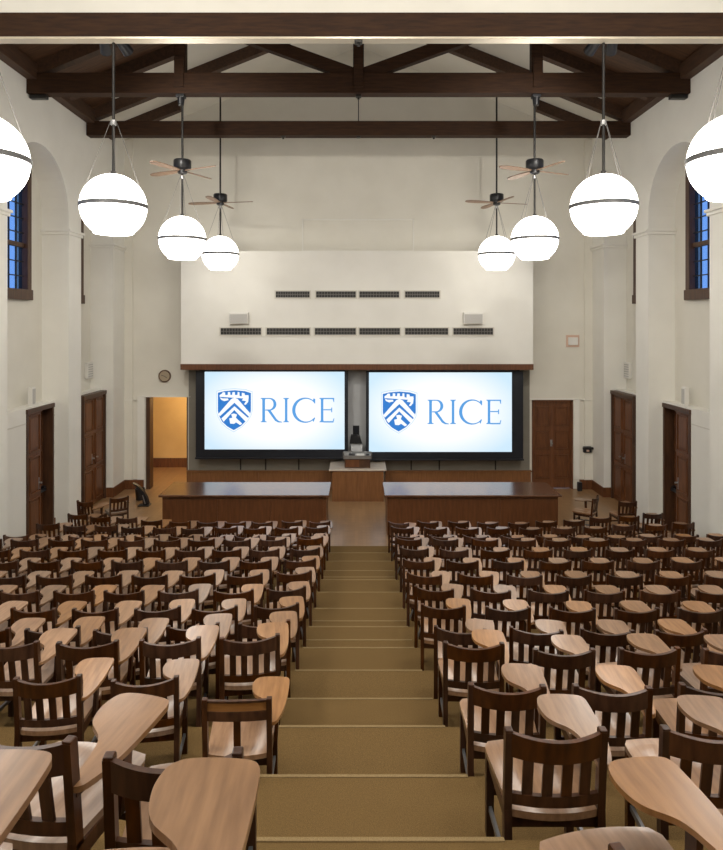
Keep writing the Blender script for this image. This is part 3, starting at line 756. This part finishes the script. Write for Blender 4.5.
box_obj('body', M['black'], -.06, .06, -.06, .06, 0, .26, t, .01)

# ---------------------------------------------------------------- tablet arm chairs
def arc_rail(z0, z1, th, half=.2, bow=.035, n=12, base_y=0.0, lean=0.0, crown=0.0):
    bm = bmesh.new(); prev = None; first = None
    for k in range(n+1):
        u = -1 + 2*k/n; x = u*half; y = base_y - bow*(1-u*u); zt = z1 - crown*(1-u*u)
        ring = [bm.verts.new((x, y-th/2 - lean*0, z0)), bm.verts.new((x, y+th/2, z0)), bm.verts.new((x, y+th/2-lean, zt)), bm.verts.new((x, y-th/2-lean, zt))]
        if prev:
            for q in range(4): bm.faces.new((prev[q], prev[(q+1) % 4], ring[(q+1) % 4], ring[q]))
        else: bm.faces.new(ring[::-1])
        prev = ring
    bm.faces.new(prev)
    return bm
def seat_bm():
    bm = bmesh.new(); n, m_ = 12, 10; top = []
    for j in range(m_+1):
        v = j/m_; y = -.012 + .467*v; row = []
        hw = .195 + .035*v
        if v > .85: hw -= .03*((v-.85)/.15)**2
        for i in range(n+1):
            u = -1 + 2*i/n; x = u*hw
            yy = y + (.025*(1-u*u) if j == m_ else 0) - .030*(1-u*u)*(1-v)**2
            sc_ = .020*math.exp(-((u-.42)/.34)**2) + .020*math.exp(-((u+.42)/.34)**2)
            z = .442 - sc_*math.sin(math.pi*min(1, v*1.05+.05))**.7 if 0 < v < 1 else .44
            if v == 1: z = .435
            row.append(bm.verts.new((x, yy, z)))
        top.append(row)
    bot = [[bm.verts.new((p.co.x*.99, p.co.y, .408)) for p in row] for row in top]
    for j in range(m_):
        for i in range(n):
            bm.faces.new((top[j][i], top[j][i+1], top[j+1][i+1], top[j+1][i])); bm.faces.new((bot[j][i+1], bot[j][i], bot[j+1][i], bot[j+1][i+1]))
    for i in range(n):
        bm.faces.new((bot[0][i], bot[0][i+1], top[0][i+1], top[0][i])); bm.faces.new((top[m_][i], top[m_][i+1], bot[m_][i+1], bot[m_][i]))
    for j in range(m_):
        bm.faces.new((top[j][0], top[j+1][0], bot[j+1][0], bot[j][0])); bm.faces.new((top[j+1][n], top[j][n], bot[j][n], bot[j+1][n]))
    return bm
def catmull(pts, n=6):
    out = []; N = len(pts)
    for k in range(N):
        p0, p1, p2, p3 = [Vector(pts[(k+q-1) % N]) for q in range(4)]
        for j in range(n):
            t_ = j/n
            out.append(tuple(.5*((2*p1)+(-p0+p2)*t_+(2*p0-5*p1+4*p2-p3)*t_*t_+(-p0+3*p1-3*p2+p3)*t_**3)))
    return out
TAB = [(.190, -.03), (.240, -.03), (.268, .03), (.290, .14), (.300, .28), (.302, .42), (.296, .468), (.272, .492), (.20, .503), (.12, .503), (.075, .488), (.052, .45), (.045, .38), (.070, .29), (.150, .21), (.178, .12), (.188, .04)]
def tablet_bm(pts, z=.650, th=.022):
    bm = bmesh.new(); o = catmull(pts, 5)
    add_prism(bm, o, 'z', z-th, z)
    return bm
def make_chair(kind=0):
    t = thing('tablet_arm_chair', 'chair', 'chair')
    lean = .035
    for s_ in (-1, 1):
        bm = bmesh.new()
        add_bar(bm, (s_*.205, -.03, 0), (s_*.205, 0, .44), .034, .045, up=(0, 1, 0)); add_bar(bm, (s_*.205, 0, .42), (s_*.205, -lean, .80), .034, .040, up=(0, 1, 0))
        add_box(bm, s_*.205-.017, s_*.205+.017, -lean-.019, -lean+.019, .795, .808, .005)
        obj('rear_leg', bm, M['chair'], t)
    for s_ in (-1, 1):
        bm = bmesh.new(); add_bar(bm, (s_*.20, .405, 0), (s_*.20, .405, .42), .038, .038, up=(0, 1, 0)); obj('front_leg', bm, M['chair'], t)
    obj('seat', seat_bm(), M['seat'], t, smooth=True)
    bm = bmesh.new(); add_box(bm, -.195, .195, .395, .415, .35, .41); add_box(bm, -.195, .195, .0, .02, .35, .41)
    add_box(bm, -.208, -.190, .0, .40, .35, .41); add_box(bm, .190, .208, .0, .40, .35, .41); obj('seat_apron', bm, M['chair'], t)
    if kind == 0:
        bm = arc_rail(.69, .800, .024, .205, .058, 14, -.028, .010, .013); obj('top_rail', bm, M['chair'], t, smooth=True)
        bm = arc_rail(.468, .520, .022, .205, .030, 12, -.008, .004); obj('lower_rail', bm, M['chair'], t, smooth=True)
        for x in (-.125, -.042, .042, .125):
            bw = .045*(1-(x/.205)**2)
            bm = bmesh.new(); add_bar(bm, (x, -.008-bw*.8, .515), (x, -.032-bw, .70), .046, .012, up=(0, 1, 0)); obj('slat', bm, M['chair'], t)
    else:
        bm = arc_rail(.785, .80, .022, .205, .012, 8, -.034, .002); obj('top_rail', bm, M['chair'], t, smooth=True)
        bm = arc_rail(.665, .728, .024, .205, .014, 8, -.024, .004); obj('middle_rail', bm, M['chair'], t, smooth=True)
        bm = arc_rail(.72, .79, .014, .2, .012, 8, -.028, .004); o = obj('back_board', bm, M['amber'], t); o['label'] = 'backrest board in wood coloured as lit'; 
        bm = bmesh.new(); add_bar(bm, (0, -.02, .45), (0, -.034, .67), .045, .012, up=(0, 1, 0)); obj('slat', bm, M['chair'], t)
    for s_ in (-1, 1):
        bm = bmesh.new(); add_bar(bm, (s_*.203, -.015, .17), (s_*.20, .405, .14), .016, .028); obj('side_stretcher', bm, M['bar'], t)
    bm = bmesh.new(); add_bar(bm, (-.2, .40, .22), (.2, .40, .22), .018, .03); obj('front_stretcher', bm, M['chair'], t)
    o = obj('tablet_arm', tablet_bm(TAB), M['tablet'], t, bevel=.004)
    bm = bmesh.new()
    add_bar(bm, (.222, .25, .36), (.236, .26, .630), .024, .055, up=(0, 1, 0)); add_bar(bm, (.21, -.02, .615), (.26, .30, .618), .03, .022)
    obj('arm_support', bm, M['chair'], t)
    return t
proto = make_chair(0); proto2 = make_chair(1)
index_kids()
used = {0: False, 1: False}
def place(x, y, z, rz, label, group, kind=0):
    bare = kind == 2; kind = kind % 2
    p = proto if kind == 0 else proto2
    o = p if not used[kind] else copy_tree(p)
    used[kind] = True
    if bare:
        for ch in [q for q in bpy.data.objects if q.parent == o and (q.name.startswith('tablet_arm') or q.name.startswith('arm_support'))]: bpy.data.objects.remove(ch)
    o.location = (x, y, z); o.rotation_euler = (0, 0, R(rz)); o['label'] = label; o['group'] = group
    return o
ORD = ['first', 'second', 'third', 'fourth', 'fifth', 'sixth', 'seventh', 'eighth', 'ninth', 'tenth', 'eleventh', 'twelfth', 'thirteenth', 'fourteenth']
PITCH = .62
# centre positions of the back; row 0 is nearest the viewer
ORD.append('fifteenth')
ROT_R = [8, 0, 0, -3, -2, -8, -4, -11, -11, -8, -6, -12, -6, -8, -12]
AISLE_R = [.51, .6, .635, .64, .63, .65, .625, .64, .615, .625, .645, .625, .655, .64, .63]
# rows with their own spots: (x, y, turn, kind)
OWN = {(0, 1): [], (0, -1): [(-.545, 1.21, 1, 0), (-1.09, 1.24, 2, 0)],
       (1, 1): [(.885, 1.79, 9, 0)], (1, -1): [(-.60, 2.14, 3, 2), (-1.16, 2.25, -12, 0)],
       (2, 1): [(.86, 2.87, 0, 0), (1.55, 2.87, -3, 0)], (2, -1): [],
       (3, -1): [(-.70, 3.77, 2, 1), (-1.30, 3.98, 7, 0), (-1.90, 4.0, 5, 0)]}
for r in range(15):
    yb = (NO[r-1] + .11) if r > 0 else 1.3
    z = ZT[r]
    for sgn, sd in ((-1, 'left'), (1, 'right')):
        spots = []
        if (r, sgn) in OWN: spots = OWN[(r, sgn)]
        else:
            for c in range(11):
                jx, jy, jr = random.uniform(-.025, .025), random.uniform(-.035, .05), random.uniform(-4, 4)
                if sgn > 0: x = AISLE_R[r] + .215 + PITCH*c; rz = ROT_R[r]*max(0, 1-c*.28)
                else: x = -(.60 + .215 + PITCH*c); rz = 9*max(0, 1-c*.22)
                rz += jr if c else jr*.3
                if c: x += jx
                y = yb + jy + (.08 if r == 14 else 0)
                if sgn < 0:
                    x = -(.60 + .215 + .59*c) + (jx if c else 0); y += {4: .17, 5: .12}.get(r, .03)
                y -= (.17 if sgn < 0 else .12)*(1-math.exp(-(abs(x)-.8)))*min(1, (14.5-r)/4)
                if r > 11: y += {12: .03, 13: .07, 14: .15}[r]*max(0, abs(x)-3.4)**1.25
                y = max(y, NO[r-1]+.055 + abs(math.sin(R(rz)))*.2)
                if abs(x)-.35 > (CX+30)*(y+.5)/F: continue      # wholly outside the view
                if abs(x)+.32 > XI-.0: continue                 # would stand in a pier
                spots.append((x, y, rz, 0))
        for c, (x, y, rz, kind) in enumerate(spots):
            lab = 'brown tablet-arm chair, %s from the aisle, %s row from the front, %s block' % (ORD[c], ORD[14-r], sd)
            if kind == 2: lab = 'slatted chair without a tablet arm, lower left, behind the largest tablet'
            if kind == 1: lab = 'two-railed tablet-arm chair beside the aisle, near left, unlike its slatted neighbours'
            o = place(x, y, z, rz, lab, 'tablet-arm chairs in the %s block' % sd, kind)
            if (r, sgn) == (3, -1): o.scale = (.9, .9, .9)
# loose chairs on the flat floor at both sides in front of the first row
def loose(lst, sd):
    for x, y, rz, lab in lst:
        place(x, y, .021 if y < 14.45 else .001, rz, lab, 'loose chairs beside the %s desk' % sd)
loose([(6.30, 15.25, 6, 'dark tablet-arm chair standing before the right pier, ahead of the front row'),
       (5.65, 15.60, 55, 'dark tablet-arm chair turned sideways, furthest forward on the right')], 'right')
loose([(-6.40, 15.25, -20, 'dark tablet-arm chair turned towards the left pier'), (-5.75, 15.60, 35, 'dark tablet-arm chair turned away, furthest forward on the left')], 'left')
